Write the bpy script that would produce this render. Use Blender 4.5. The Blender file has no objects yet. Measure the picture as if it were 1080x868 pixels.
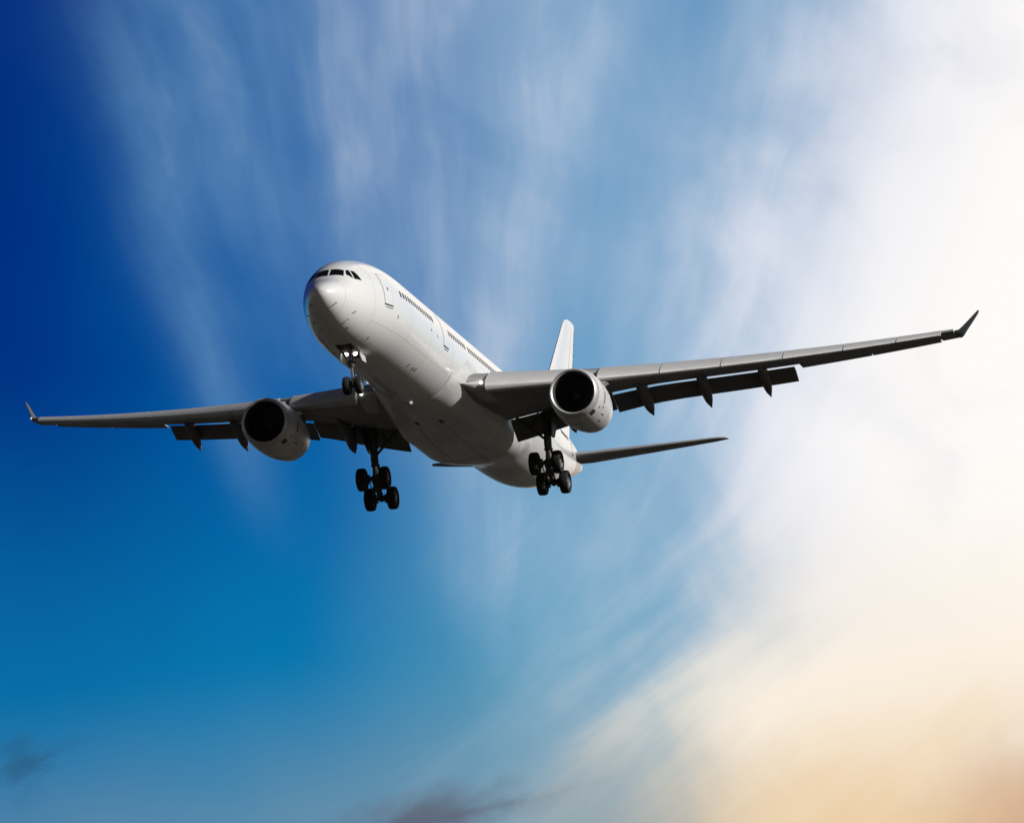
import bpy, bmesh, math, random
from mathutils import Vector, Matrix

C = bpy.context.scene.collection
SC = bpy.context.scene
rad = math.radians
random.seed(4)

# ------------------------------------------------------------------ pose of the flying aircraft
ORG = Vector((32.0, 0.0, -5.9))          # lowest point of the main gear, in the aircraft's own frame (x aft, y starboard, z up)
PITCH = rad(4.0)                          # nose up, as on approach
ROOT_LOC = Vector((0.0, 0.0, 64.6))
RY = Matrix.Rotation(PITCH, 3, 'Y')

# ------------------------------------------------------------------ camera (a photographer on the ground, long lens)
cam_d = bpy.data.cameras.new('camera')
cam = bpy.data.objects.new('camera', cam_d)
C.objects.link(cam)
CAM_M = Matrix(((0.2363378, -0.1305297, -0.9628637),
                (-0.9698798, -0.0918308, -0.2256109),
                (-0.0589716, 0.9871824, -0.1483012)))
cam.matrix_world = Matrix.Translation((-438.39866, -105.97882, 64.6 - 62.91032)) @ CAM_M.to_4x4()
cam_d.sensor_fit = 'HORIZONTAL'
cam_d.sensor_width = 36.0
cam_d.lens = 267.2
cam_d.clip_start = 0.5
cam_d.clip_end = 60000.0
SC.camera = cam

# ------------------------------------------------------------------ sun
SUN_AC = Vector((-0.17, -0.885, 0.425)).normalized()       # towards the sun, aircraft frame
SUN_W = (RY @ SUN_AC).normalized()
sun_d = bpy.data.lights.new('sun', 'SUN')
sun_d.energy = 4.2
sun_d.angle = rad(0.5)
sun_d.color = (1.0, 0.98, 0.95)
sun = bpy.data.objects.new('sun', sun_d)
C.objects.link(sun)
sun.location = (0, 0, 200)
sun.rotation_mode = 'QUATERNION'
sun.rotation_quaternion = SUN_W.to_track_quat('Z', 'Y')

# ------------------------------------------------------------------ world: Nishita sky with cirrus
world = bpy.data.worlds.new('World')
SC.world = world
world.use_nodes = True
NT = world.node_tree
NT.nodes.clear()


class V:
    """a float socket with arithmetic"""
    def __init__(s, sock): s.s = sock
    def __add__(s, o): return mth('ADD', s, o)
    def __radd__(s, o): return mth('ADD', o, s)
    def __sub__(s, o): return mth('SUBTRACT', s, o)
    def __rsub__(s, o): return mth('SUBTRACT', o, s)
    def __mul__(s, o): return mth('MULTIPLY', s, o)
    def __rmul__(s, o): return mth('MULTIPLY', o, s)
    def __truediv__(s, o): return mth('DIVIDE', s, o)


def mth(op, *args, clamp=False):
    n = NT.nodes.new('ShaderNodeMath')
    n.operation = op
    n.use_clamp = clamp
    for i, a in enumerate(args):
        if isinstance(a, V): NT.links.new(a.s, n.inputs[i])
        else: n.inputs[i].default_value = a
    return V(n.outputs[0])


def sstep(x, lo, hi):
    n = NT.nodes.new('ShaderNodeMapRange')
    n.interpolation_type = 'SMOOTHSTEP'
    NT.links.new(x.s, n.inputs['Value'])
    n.inputs['From Min'].default_value = lo
    n.inputs['From Max'].default_value = hi
    return V(n.outputs['Result'])


def comb(x, y, z=0.0):
    n = NT.nodes.new('ShaderNodeCombineXYZ')
    for i, a in enumerate((x, y, z)):
        if isinstance(a, V): NT.links.new(a.s, n.inputs[i])
        else: n.inputs[i].default_value = a
    return n.outputs[0]


def noise(vec, scale, detail=5.0, rough=0.5, dist=0.0):
    n = NT.nodes.new('ShaderNodeTexNoise')
    n.inputs['Scale'].default_value = scale
    n.inputs['Detail'].default_value = detail
    n.inputs['Roughness'].default_value = rough
    n.inputs['Distortion'].default_value = dist
    NT.links.new(vec, n.inputs['Vector'])
    return V(n.outputs[0])


def mixc(f, a, b, mode='MIX'):
    n = NT.nodes.new('ShaderNodeMix')
    n.data_type = 'RGBA'
    n.blend_type = mode
    n.clamp_factor = True
    if isinstance(f, V): NT.links.new(f.s, n.inputs[0])
    else: n.inputs[0].default_value = f
    for i, c in ((6, a), (7, b)):
        if isinstance(c, tuple): n.inputs[i].default_value = (*c, 1.0)
        else: NT.links.new(c, n.inputs[i])
    return n.outputs[2]


def lin(r, g, b):
    f = lambda c: (c / 255 / 12.92) if c / 255 <= 0.04045 else ((c / 255 + 0.055) / 1.055) ** 2.4
    return (f(r), f(g), f(b))


tc = NT.nodes.new('ShaderNodeTexCoord')


def dot(vec):
    n = NT.nodes.new('ShaderNodeVectorMath')
    n.operation = 'DOT_PRODUCT'
    NT.links.new(tc.outputs['Generated'], n.inputs[0])
    n.inputs[1].default_value = vec
    return V(n.outputs['Value'])


# the cirrus is laid out by compass bearing and height: fixed directions of the world
EAST = Vector((0.2363, -0.9699, -0.0590))
HIGH = Vector((-0.1305, -0.0918, 0.9872))
AHEAD = Vector((0.9629, 0.2256, 0.1483))
ahead = mth('MAXIMUM', dot(AHEAD), 0.02)
A = dot(EAST) / ahead / 0.06737            # -1..1 spans about eight degrees of bearing
E_ = dot(HIGH) / ahead / 0.06737
sky = NT.nodes.new('ShaderNodeTexSky')
sky.sky_type = 'NISHITA'
sky.sun_disc = False
sky.sun_elevation = math.asin(SUN_W.z)
sky.sun_rotation = math.atan2(SUN_W.x, SUN_W.y)
sky.air_density = 1.0
sky.dust_density = 0.4
sky.ozone_density = 2.5

STR = 0.1
def cl(r, g, b, k=1.0):                    # a cloud colour, in the Background's units
    return tuple(c * k / STR for c in lin(r, g, b))

# slow warps
w1 = noise(comb(A, E_, 0.0), 1.1, 3.0) - 0.5
w2 = noise(comb(A, E_, 7.3), 1.1, 3.0) - 0.5
w3 = noise(comb(A, E_, 13.9), 2.6, 4.0) - 0.5
Aw = A + w1 * 0.30
Ew = E_ + w2 * 0.30


def tn(r, g, b):                           # tint that turns the Nishita blue of this part of the sky into a given clear blue
    q = lin(r, g, b)
    return (q[0] / 0.262, q[1] / 0.404, q[2] / 0.540)


# clear sky: the Nishita sky, deep and polarised to the left, paler low down and to the right
low = sstep(Ew, 0.15, -0.62)
left = mixc(low, tn(0, 49, 130), tn(8, 105, 164))
mid = mixc(low, tn(0, 92, 163), tn(6, 114, 172))
right = mixc(low, tn(104, 160, 200), tn(80, 149, 187))
tint = mixc(sstep(Aw, -1.02, -0.38), left, mid)
tint = mixc(sstep(Aw, -0.44, 0.20), tint, right)
clear = mixc(1.0, sky.outputs[0], tint, 'MULTIPLY')

# cirrus streaks fanning out of a point below the horizon
A0, E0 = -0.074, -1.23
As = A + w1 * 0.16 + w3 * 0.07
Es = E_ + w2 * 0.16
fa = mth('ARCTAN2', As - A0, Es - E0)
rr = mth('SQRT', (As - A0) * (As - A0) + (Es - E0) * (Es - E0))
fan1 = noise(comb(fa * 4.0, rr * 0.8, 1.7), 1.7, 4.0, 0.5, 0.2)
fan2 = noise(comb(fa * 13.0, rr * 0.9, 4.1), 1.5, 5.0, 0.55, 0.3)
tex = sstep(fan1 * 0.72 + fan2 * 0.28, 0.32, 0.68)


def ridge(f0, w, r0, r1, amp):
    """one bundle of fibres at a bearing f0 of the fan, between two distances"""
    d = (fa - f0) * (1.0 / w)
    g = mth('EXPONENT', d * d * -1.0)
    return g * sstep(rr, r0, r0 + 0.45) * (1.0 - sstep(rr, r1 - 0.4, r1 + 0.4)) * amp


cov = (ridge(-0.385 + (rr - 1.2) * 0.07, 0.040, 1.06, 2.3, 0.28) + ridge(-0.235, 0.10, 1.25, 2.6, 0.40) + ridge(-0.105, 0.085, 1.05, 2.7, 0.35)
       + ridge(0.035, 0.085, 0.98, 2.7, 0.62) + ridge(0.15, 0.05, 1.6, 2.8, 0.22) + ridge(0.05, 0.08, 0.62, 1.15, 0.40) + ridge(-0.36, 0.05, 0.95, 1.3, 0.12))
puff = noise(comb(A * 1.0 + E_ * 0.3, E_ * 0.75, 21.0), 3.0, 4.5, 0.5, 0.4)
m_streak = mth('MINIMUM', cov * (tex * 0.75 + 0.42) * (sstep(puff, 0.22, 0.68) * 0.55 + 0.58), 0.8)
# the great bright veil on the right
half = 0.255 + mth('MAXIMUM', E_, 0.0) * 0.32 + mth('MINIMUM', E_ + 0.42, 0.0) * 0.75 - mth('MINIMUM', E_, 0.0) * 0.12
ln = noise(comb((A * 0.62 + E_ * -0.78) * 5.0, (A * 0.78 + E_ * 0.62) * 1.3, 3.0), 1.2, 5.0, 0.55, 0.4) - 0.5
low_right = sstep(E_, 0.0, -0.45)
bn = (tex - 0.5) * 0.16 * (1.0 - low_right) + ln * low_right * 0.60 + w1 * 0.22 + (puff - 0.5) * 0.45
veil = sstep(A - half + bn, -0.37, 0.46)
# far outside, towards the right and behind, the sheet breaks up
veil = veil * (1.0 - sstep(A, 3.5, 9.0) * 0.75)
m_white = 1.0 - (1.0 - veil) * (1.0 - m_streak)
# colour of the sheet: lavender where thin, white, then cream and buff towards the low glow
wc = mixc(sstep(A + w2 * 0.3 - mth('ABSOLUTE', E_ + 0.05) * 0.35, 0.35, 0.85), cl(232, 234, 244), cl(254, 251, 248))
wc = mixc(sstep(E_ + w1 * 0.15 + A * -0.05, -0.08, -0.62), wc, cl(251, 240, 224))
buff = mixc(sstep(A, -0.05, 0.62), cl(176, 178, 174), cl(236, 208, 170))
buff = mixc(sstep(A - E_ * 0.5 + ln * 0.3, 1.16, 1.40), buff, cl(212, 177, 146))
wc = mixc(sstep(E_ + w1 * 0.15 - A * 0.06 + ln * 0.22 + (puff - 0.5) * 0.2, -0.52, -0.88), wc, buff)
thinc = mixc(sstep(Aw, -0.70, 0.10), cl(126, 178, 214), cl(192, 209, 229))
wc = mixc(sstep(A, 1.15, 2.2), wc, cl(248, 240, 230))
wc = mixc(sstep(puff, 0.52, 0.30) * sstep(E_, -0.55, -0.1) * 0.30, wc, cl(218, 219, 230))
cloudc = mixc(sstep(m_white, 0.25, 0.80), thinc, wc)
skyc = mixc(m_white, clear, cloudc)
# low grey haze and a few dark shreds near the horizon
lowhaze = sstep(E_ + w1 * 0.25 + A * -0.2, -0.36, -0.84) * (1.0 - sstep(A, 0.1, 0.5))
skyc = mixc(lowhaze * (0.42 + puff * 0.42), skyc, cl(126, 152, 168))
dk = noise(comb(A * 3.0, E_ * 6.5 - A * 1.6, 5.2), 1.5, 6.0, 0.6, 0.3)
dd = E_ + 0.785 - (A + 0.10) * 0.22 + w3 * 0.06
shred = sstep(dk * 0.6 + 0.22 - mth('ABSOLUTE', dd) * 5.0 - mth('ABSOLUTE', A + 0.20) * 0.85, 0.08, 0.46)
skyc = mixc(shred * 0.85, skyc, cl(92, 96, 112))
de = E_ + 0.70 - (A + 0.94) * 0.35 + w3 * 0.1
shred2 = sstep(dk - mth('ABSOLUTE', de) * 2.0 - mth('ABSOLUTE', A + 0.96) * 1.6, 0.32, 0.62)
skyc = mixc(shred2 * 0.6, skyc, cl(40, 84, 118))

# away from this bright stretch of sky the light is the plain, dimmer evening sky
away = sstep(dot(AHEAD), 0.95, 0.55)
dim = mixc(1.0, sky.outputs[0], (0.34, 0.235, 0.165), 'MULTIPLY')
skyc = mixc(away, skyc, dim)
bg = NT.nodes.new('ShaderNodeBackground')
bg.inputs['Strength'].default_value = STR
NT.links.new(skyc, bg.inputs['Color'])
wo = NT.nodes.new('ShaderNodeOutputWorld')
NT.links.new(bg.outputs[0], wo.inputs[0])

# ------------------------------------------------------------------ exposure
SC.view_settings.view_transform = 'Standard'
SC.view_settings.look = 'None'
SC.view_settings.exposure = 0.0
SC.view_settings.gamma = 1.0
SC.view_settings.use_curve_mapping = False


# ================================================================== materials
def mat(name, col, rough=0.4, metal=0.0, var=0.0, vscale=(0.3, 2.0, 2.0), emit=None, coat=0.0, grain=0.0):
    m = bpy.data.materials.new(name)
    m.use_nodes = True
    nt = m.node_tree
    b = nt.nodes['Principled BSDF']
    b.inputs['Base Color'].default_value = (*col, 1)
    b.inputs['Roughness'].default_value = rough
    b.inputs['Metallic'].default_value = metal
    b.inputs['Coat Weight'].default_value = coat
    b.inputs['Coat Roughness'].default_value = 0.12
    if emit:
        b.inputs['Emission Color'].default_value = (*emit[0], 1)
        b.inputs['Emission Strength'].default_value = emit[1]
    if var:
        t = nt.nodes.new('ShaderNodeTexCoord')
        mp = nt.nodes.new('ShaderNodeMapping')
        mp.inputs['Scale'].default_value = vscale
        nt.links.new(t.outputs['Object'], mp.inputs['Vector'])
        n = nt.nodes.new('ShaderNodeTexNoise')
        n.inputs['Scale'].default_value = 1.0
        n.inputs['Detail'].default_value = 6.0
        n.inputs['Roughness'].default_value = 0.62
        nt.links.new(mp.outputs[0], n.inputs['Vector'])
        r = nt.nodes.new('ShaderNodeMapRange')
        r.inputs['From Min'].default_value = 0.35
        r.inputs['From Max'].default_value = 0.7
        r.inputs['To Min'].default_value = 1.0
        r.inputs['To Max'].default_value = 1.0 - var
        nt.links.new(n.outputs[0], r.inputs['Value'])
        mx = nt.nodes.new('ShaderNodeMix')
        mx.data_type = 'RGBA'
        mx.blend_type = 'MULTIPLY'
        mx.inputs[0].default_value = 1.0
        mx.inputs[6].default_value = (*col, 1)
        nt.links.new(r.outputs[0], mx.inputs[7])
        nt.links.new(mx.outputs[2], b.inputs['Base Color'])
        rr_ = nt.nodes.new('ShaderNodeMapRange')
        rr_.inputs['From Min'].default_value = 0.3
        rr_.inputs['From Max'].default_value = 0.7
        rr_.inputs['To Min'].default_value = max(0.05, rough - 0.08)
        rr_.inputs['To Max'].default_value = rough + 0.12
        nt.links.new(n.outputs[0], rr_.inputs['Value'])
        nt.links.new(rr_.outputs[0], b.inputs['Roughness'])
    return m


WHITE = mat('white_paint', (0.78, 0.78, 0.775), 0.26, var=0.06, vscale=(0.12, 1.3, 1.3), coat=0.7)
FAIRW = mat('fairing_paint', (0.72, 0.72, 0.71), 0.30, var=0.30, vscale=(0.22, 1.3, 1.3), coat=0.4)
WING = mat('wing_grey_paint', (0.26, 0.265, 0.27), 0.5, var=0.22, vscale=(0.5, 0.8, 1.5))
SLAT = mat('slat_metal', (0.50, 0.50, 0.505), 0.52, metal=0.1, var=0.15, vscale=(1.2, 0.5, 2.0))
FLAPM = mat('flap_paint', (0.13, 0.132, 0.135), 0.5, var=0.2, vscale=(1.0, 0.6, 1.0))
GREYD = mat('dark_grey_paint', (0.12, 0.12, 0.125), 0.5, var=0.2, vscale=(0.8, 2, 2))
WLET = mat('winglet_paint', (0.022, 0.024, 0.030), 0.45)
COWL = mat('cowl_paint', (0.66, 0.66, 0.655), 0.34, var=0.14, vscale=(0.5, 1.2, 1.2), coat=0.2)
LIP = mat('inlet_metal', (0.60, 0.60, 0.60), 0.42, metal=0.45, var=0.08, vscale=(2, 2, 2))
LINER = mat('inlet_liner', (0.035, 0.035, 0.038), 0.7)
FAN = mat('fan_metal', (0.14, 0.14, 0.15), 0.4, metal=0.6)
HOT = mat('hot_metal', (0.13, 0.13, 0.135), 0.4, metal=0.6, var=0.3, vscale=(3, 1, 1))
GLASS = mat('cockpit_glass', (0.004, 0.0045, 0.006), 0.10)
GLASS.node_tree.nodes['Principled BSDF'].inputs['Specular IOR Level'].default_value = 0.25
PANE = mat('cabin_window_glass', (0.012, 0.013, 0.016), 0.45)
LINE = mat('seam_line', (0.11, 0.11, 0.115), 0.6)
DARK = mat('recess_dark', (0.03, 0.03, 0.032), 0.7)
RUBBER = mat('tyre_rubber', (0.010, 0.010, 0.0105), 0.8, var=0.25, vscale=(4, 4, 4))
HUB = mat('wheel_hub', (0.16, 0.16, 0.165), 0.45, metal=0.4)
STEEL = mat('gear_steel', (0.07, 0.07, 0.072), 0.5, metal=0.3, var=0.2, vscale=(3, 3, 3))
CHROME = mat('oleo_chrome', (0.50, 0.50, 0.52), 0.22, metal=1.0)
GEARW = mat('gear_white_paint', (0.62, 0.62, 0.62), 0.4)
RED = mat('red_marking', (0.45, 0.05, 0.05), 0.5)
LAMP = mat('lamp_lens', (0.9, 0.9, 0.88), 0.2, emit=((1.0, 0.96, 0.88), 5.0))
LAMPB = mat('lamp_glow_lens', (0.9, 0.9, 0.88), 0.2, emit=((1.0, 0.96, 0.88), 0.5))


# ================================================================== mesh helpers
class MB:
    def __init__(s):
        s.v, s.f, s.m = [], [], []

    def add(s, verts, faces, mi=0):
        o = len(s.v)
        s.v += [Vector(p) for p in verts]
        s.f += [tuple(i + o for i in f) for f in faces]
        s.m += [mi] * len(faces)
        return s

    def loft(s, rings, cap0=True, cap1=True, closed=True, mi=0):
        n = len(rings[0])
        verts = [p for r in rings for p in r]
        faces = []
        for k in range(len(rings) - 1):
            for i in range(n if closed else n - 1):
                j = (i + 1) % n
                faces.append((k * n + i, k * n + j, (k + 1) * n + j, (k + 1) * n + i))
        if cap0: faces.append(tuple(range(n))[::-1])
        if cap1: faces.append(tuple((len(rings) - 1) * n + i for i in range(n)))
        return s.add(verts, faces, mi)

    def tube(s, a, b, r0, r1=None, n=14, mi=0):
        a, b = Vector(a), Vector(b)
        r1 = r0 if r1 is None else r1
        d = (b - a).normalized()
        u = d.orthogonal().normalized()
        w = d.cross(u)
        ring = lambda p, r: [p + (u * math.cos(t) + w * math.sin(t)) * r for t in [2 * math.pi * i / n for i in range(n)]]
        return s.loft([ring(a, r0), ring(b, r1)], mi=mi)

    def box(s, c, size, rot=None, mi=0):
        c = Vector(c)
        hx, hy, hz = size[0] / 2, size[1] / 2, size[2] / 2
        pts = [Vector((x, y, z)) for x in (-hx, hx) for y in (-hy, hy) for z in (-hz, hz)]
        if rot is not None: pts = [rot @ p for p in pts]
        return s.add([c + p for p in pts], [(0, 1, 3, 2), (4, 6, 7, 5), (0, 4, 5, 1), (2, 3, 7, 6), (0, 2, 6, 4), (1, 5, 7, 3)], mi)

    def lathe(s, origin, axis, prof, n=40, mi=0, closed_prof=False, caps=(False, False)):
        """prof: (distance along axis, radius)"""
        origin, d = Vector(origin), Vector(axis).normalized()
        u = d.orthogonal().normalized()
        w = d.cross(u)
        rings = []
        for t, r in prof:
            r = max(r, 1e-4)
            rings.append([origin + d * t + (u * math.cos(q) + w * math.sin(q)) * r for q in [2 * math.pi * i / n for i in range(n)]])
        if closed_prof: rings.append(rings[0])
        return s.loft(rings, cap0=caps[0], cap1=caps[1], mi=mi)

    def build(s, name, mats, parent=None, smooth=True, angle=35, bevel=0.0, recalc=True):
        me = bpy.data.meshes.new(name)
        me.from_pydata([p - ORG for p in s.v], [], s.f)
        if not isinstance(mats, (list, tuple)): mats = [mats]
        for m in mats: me.materials.append(m)
        for p, mi in zip(me.polygons, s.m):
            p.material_index = mi
        bm = bmesh.new()
        bm.from_mesh(me)
        bmesh.ops.remove_doubles(bm, verts=bm.verts, dist=1e-5)
        if recalc: bmesh.ops.recalc_face_normals(bm, faces=bm.faces)
        bm.to_mesh(me)
        bm.free()
        for p in me.polygons: p.use_smooth = smooth
        if smooth: me.set_sharp_from_angle(angle=rad(angle))
        o = bpy.data.objects.new(name, me)
        C.objects.link(o)
        if bevel:
            b = o.modifiers.new('bevel', 'BEVEL')
            b.width = bevel
            b.segments = 2
            b.limit_method = 'ANGLE'
            b.angle_limit = rad(40)
        if parent is not None: o.parent = parent
        return o


def pchip(xs, ys):
    n = len(xs)
    h = [xs[i + 1] - xs[i] for i in range(n - 1)]
    dl = [(ys[i + 1] - ys[i]) / h[i] for i in range(n - 1)]
    m = [dl[0]] + [0.0] * (n - 2) + [dl[-1]]
    for i in range(1, n - 1):
        if dl[i - 1] * dl[i] > 0:
            w1_, w2_ = 2 * h[i] + h[i - 1], h[i] + 2 * h[i - 1]
            m[i] = (w1_ + w2_) / (w1_ / dl[i - 1] + w2_ / dl[i])

    def f(x):
        if x <= xs[0]: return ys[0]
        if x >= xs[-1]: return ys[-1]
        i = 0
        while x > xs[i + 1]: i += 1
        t = (x - xs[i]) / h[i]
        return ((1 + 2 * t) * (1 - t) ** 2 * ys[i] + t * (1 - t) ** 2 * h[i] * m[i]
                + t * t * (3 - 2 * t) * ys[i + 1] + t * t * (t - 1) * h[i] * m[i + 1])
    return f


# ================================================================== the aircraft
plane = bpy.data.objects.new('airliner', None)
C.objects.link(plane)
plane.location = ROOT_LOC
plane.rotation_euler = (0, PITCH, 0)
plane.empty_display_size = 4
plane['label'] = 'plain white twin-engine jet airliner flying overhead with wheels and flaps down'
plane['category'] = 'airplane'

# ---- fuselage ------------------------------------------------------
R0 = 2.82
sq = math.sqrt
NOSE_T = [(0, -.60), (.03, -.45), (.1, -.34), (.25, -.19), (.5, -.02), (1, .24), (1.5, .46), (1.8, .61), (2.1, .82), (2.3, 1.02), (2.55, 1.25), (3.0, 1.58),
          (3.5, 1.84), (4, 2.04), (5, 2.34), (6, 2.55), (7, 2.69), (8, 2.775), (9, 2.81), (10.2, R0)]
NOSE_B = [(0, -.60), (.03, -.77), (.1, -.90), (.25, -1.09), (.5, -1.31), (1, -1.62), (2, -2.05), (3, -2.33), (4, -2.53), (5, -2.67), (6, -2.76), (7.6, -R0)]
NOSE_W = [(0, 0), (.03, .16), (.1, .30), (.25, .48), (.5, .70), (1, 1.00), (1.5, 1.23), (2, 1.41), (2.5, 1.57), (3, 1.74), (4, 2.04), (5, 2.29), (6, 2.49), (7, 2.635), (8, 2.735), (9, 2.795), (10.2, R0)]
TAIL_T = [(46, R0), (50, R0), (54, 2.76), (58, 2.60), (61, 2.38), (62.7, 2.12)]
TAIL_B = [(42, -R0), (44, -2.81), (46, -2.73), (48, -2.50), (50, -2.12), (54, -1.10), (58, 0.0), (61, .80), (62.7, 1.28)]
TAIL_W = [(42, R0), (46, 2.68), (50, 2.26), (54, 1.72), (58, 1.15), (61, .68), (62.7, .36)]


def mk(tab_n, tab_t):
    xs = [sq(a) for a, b in tab_n] + [sq(a) for a, b in tab_t]
    return pchip(xs, [b for a, b in tab_n] + [b for a, b in tab_t])


f_top, f_bot, f_w = mk(NOSE_T, TAIL_T), mk(NOSE_B, TAIL_B), mk(NOSE_W, TAIL_W)


def fus(x, th, off=0.0):
    """point on the skin: th in degrees from the crown, positive towards port; off = height above the skin"""
    s_ = sq(max(x, 0))
    t, b, w = f_top(s_), f_bot(s_), f_w(s_)
    if x < 9: zc = -.60 * (1 - min(1, x / 8.4)) ** 1.6
    else: zc = (t + b) / 2
    q = rad(th)
    c, sn = math.cos(q), math.sin(q)
    z = zc + ((t - zc) if c > 0 else (zc - b)) * c
    p = Vector((x, -w * sn, z))
    if off:
        e = 1e-3
        dx = fus(x + e, th) - fus(x - e if x > e else x, th)
        dt = fus(x, th + .05) - fus(x, th - .05)
        n = dt.cross(dx).normalized()
        if n.dot(Vector((0, -sn, c))) < 0: n = -n
        p = p + n * off
    return p


NS = 96
xs = [0.0, .008, .03, .07, .13, .2, .3, .42, .56, .72, .9, 1.1, 1.3, 1.5, 1.7, 1.9, 2.1, 2.3, 2.5, 2.75, 3, 3.3, 3.6, 4, 4.4, 4.9, 5.4, 6, 6.6, 7.2, 7.8, 8.5, 9.3, 10.2]
x = 11.4
while x < 41: xs.append(x); x += 1.5
while x < 62.6: xs.append(x); x += .8
xs.append(62.7)
fz = MB()
fz.loft([[fus(x, 360 * i / NS) for i in range(NS)] for x in xs[1:]], cap0=True, cap1=True)
fuselage = fz.build('fuselage', WHITE, plane)

# panel and radome seams as thin raised beads on the skin
def seam_ring(mb, x, th0, th1, w=.016, off=.004, n=40):
    a = [fus(x, th0 + (th1 - th0) * i / n, off) for i in range(n + 1)]
    b = [fus(x + w, th0 + (th1 - th0) * i / n, off) for i in range(n + 1)]
    fa_ = []
    for i in range(n): fa_.append((i, i + 1, n + 2 + i, n + 1 + i))
    mb.add(a + b, fa_)


def seam_line(mb, x0, x1, th0, th1, w=.02, off=.004, n=14):
    a = [fus(x0 + (x1 - x0) * i / n, th0 + (th1 - th0) * i / n, off) for i in range(n + 1)]
    dth = math.degrees(w / R0)
    b = [fus(x0 + (x1 - x0) * i / n, th0 + (th1 - th0) * i / n + dth, off) for i in range(n + 1)]
    mb.add(a + b, [(i, i + 1, n + 2 + i, n + 1 + i) for i in range(n)])


SEAM = mat('panel_seam', (0.50, 0.50, 0.50), 0.5)
for x in (1.35, 4.3, 9.9, 14.4, 19.3, 36.2, 41.0, 46.5, 51.2):
    sm = MB()
    seam_ring(sm, x, 0, 360, .015, n=96)
    sm.build('panel_seam', SEAM, fuselage)
for th in (122, 150, 238):
    sm = MB()
    seam_line(sm, 4.3, 19.3, th, th, .014, n=40)
    sm.build('panel_seam', SEAM, fuselage)


def skin_patch(mb, corners, off=.012, n=8, m=5, mi=0, sink=.03):
    """four (x, th) corners -> thin raised slab following the skin"""
    (a, b, c, d) = corners
    top, low = [], []
    for j in range(m + 1):
        for i in range(n + 1):
            u, v = i / n, j / m
            xx = (1 - v) * ((1 - u) * a[0] + u * b[0]) + v * ((1 - u) * d[0] + u * c[0])
            tt = (1 - v) * ((1 - u) * a[1] + u * b[1]) + v * ((1 - u) * d[1] + u * c[1])
            top.append(fus(xx, tt, off))
            low.append(fus(xx, tt, -sink))
    k = (n + 1) * (m + 1)
    fs = [(j * (n + 1) + i, j * (n + 1) + i + 1, (j + 1) * (n + 1) + i + 1, (j + 1) * (n + 1) + i) for j in range(m) for i in range(n)]
    rim = [i for i in range(n + 1)] + [j * (n + 1) + n for j in range(1, m + 1)] + [m * (n + 1) + i for i in range(n - 1, -1, -1)] + [j * (n + 1) for j in range(m - 1, 0, -1)]
    for q in range(len(rim)):
        p0, p1 = rim[q], rim[(q + 1) % len(rim)]
        fs.append((p0, p1, p1 + k, p0 + k))
    mb.add(top + low, fs, mi)


def skin_blob(mb, x, th, hx, hz, off=.012, p=3.0, n=16, mi=0, sink=.03):
    """rounded rectangle on the skin, half sizes in metres"""
    rx = math.degrees(hz / R0)
    top, low = [fus(x, th, off)], []
    for i in range(n):
        q = 2 * math.pi * i / n
        cx, sx = math.cos(q), math.sin(q)
        k = (abs(cx) ** p + abs(sx) ** p) ** (-1 / p)
        xx, tt = x + hx * k * cx, th + rx * k * sx
        top.append(fus(xx, tt, off))
        low.append(fus(xx, tt, -sink))
    fs = [(0, 1 + i, 1 + (i + 1) % n) for i in range(n)]
    fs += [(1 + i, n + 1 + i, n + 1 + (i + 1) % n, 1 + (i + 1) % n) for i in range(n)]
    mb.add(top + low, fs, mi)


# cockpit windows: three panes each side of the centre post
PANES = [[(2.07, 2.2), (2.26, 34.0), (2.68, 27.5), (2.55, 2.4)],
         [(2.45, 37.0), (2.60, 53.5), (2.90, 33.6), (2.75, 30.2)],
         [(2.68, 56.0), (3.22, 63.5), (3.15, 42.5), (2.96, 36.6)]]
for s_ in (1, -1):
    for q in PANES:
        mb = MB()
        skin_patch(mb, [(a, b * s_) for a, b in q], off=.014, n=10, m=6)
        mb.build('cockpit_window', GLASS, fuselage)

# cabin windows on the side that faces the camera
TH_W = 73.6
runs = [(8.05, 14), (17.70, 1), (18.86, 8), (23.50, 15), (31.6, 10), (38.3, 16), (48.6, 8)]
for x0, n in runs:
    for k in range(n):
        mb = MB()
        skin_blob(mb, x0 + k * .53, TH_W if x0 < 47 else TH_W - 2, .13, .20, off=.010)
        mb.build('cabin_window', PANE, fuselage)


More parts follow.
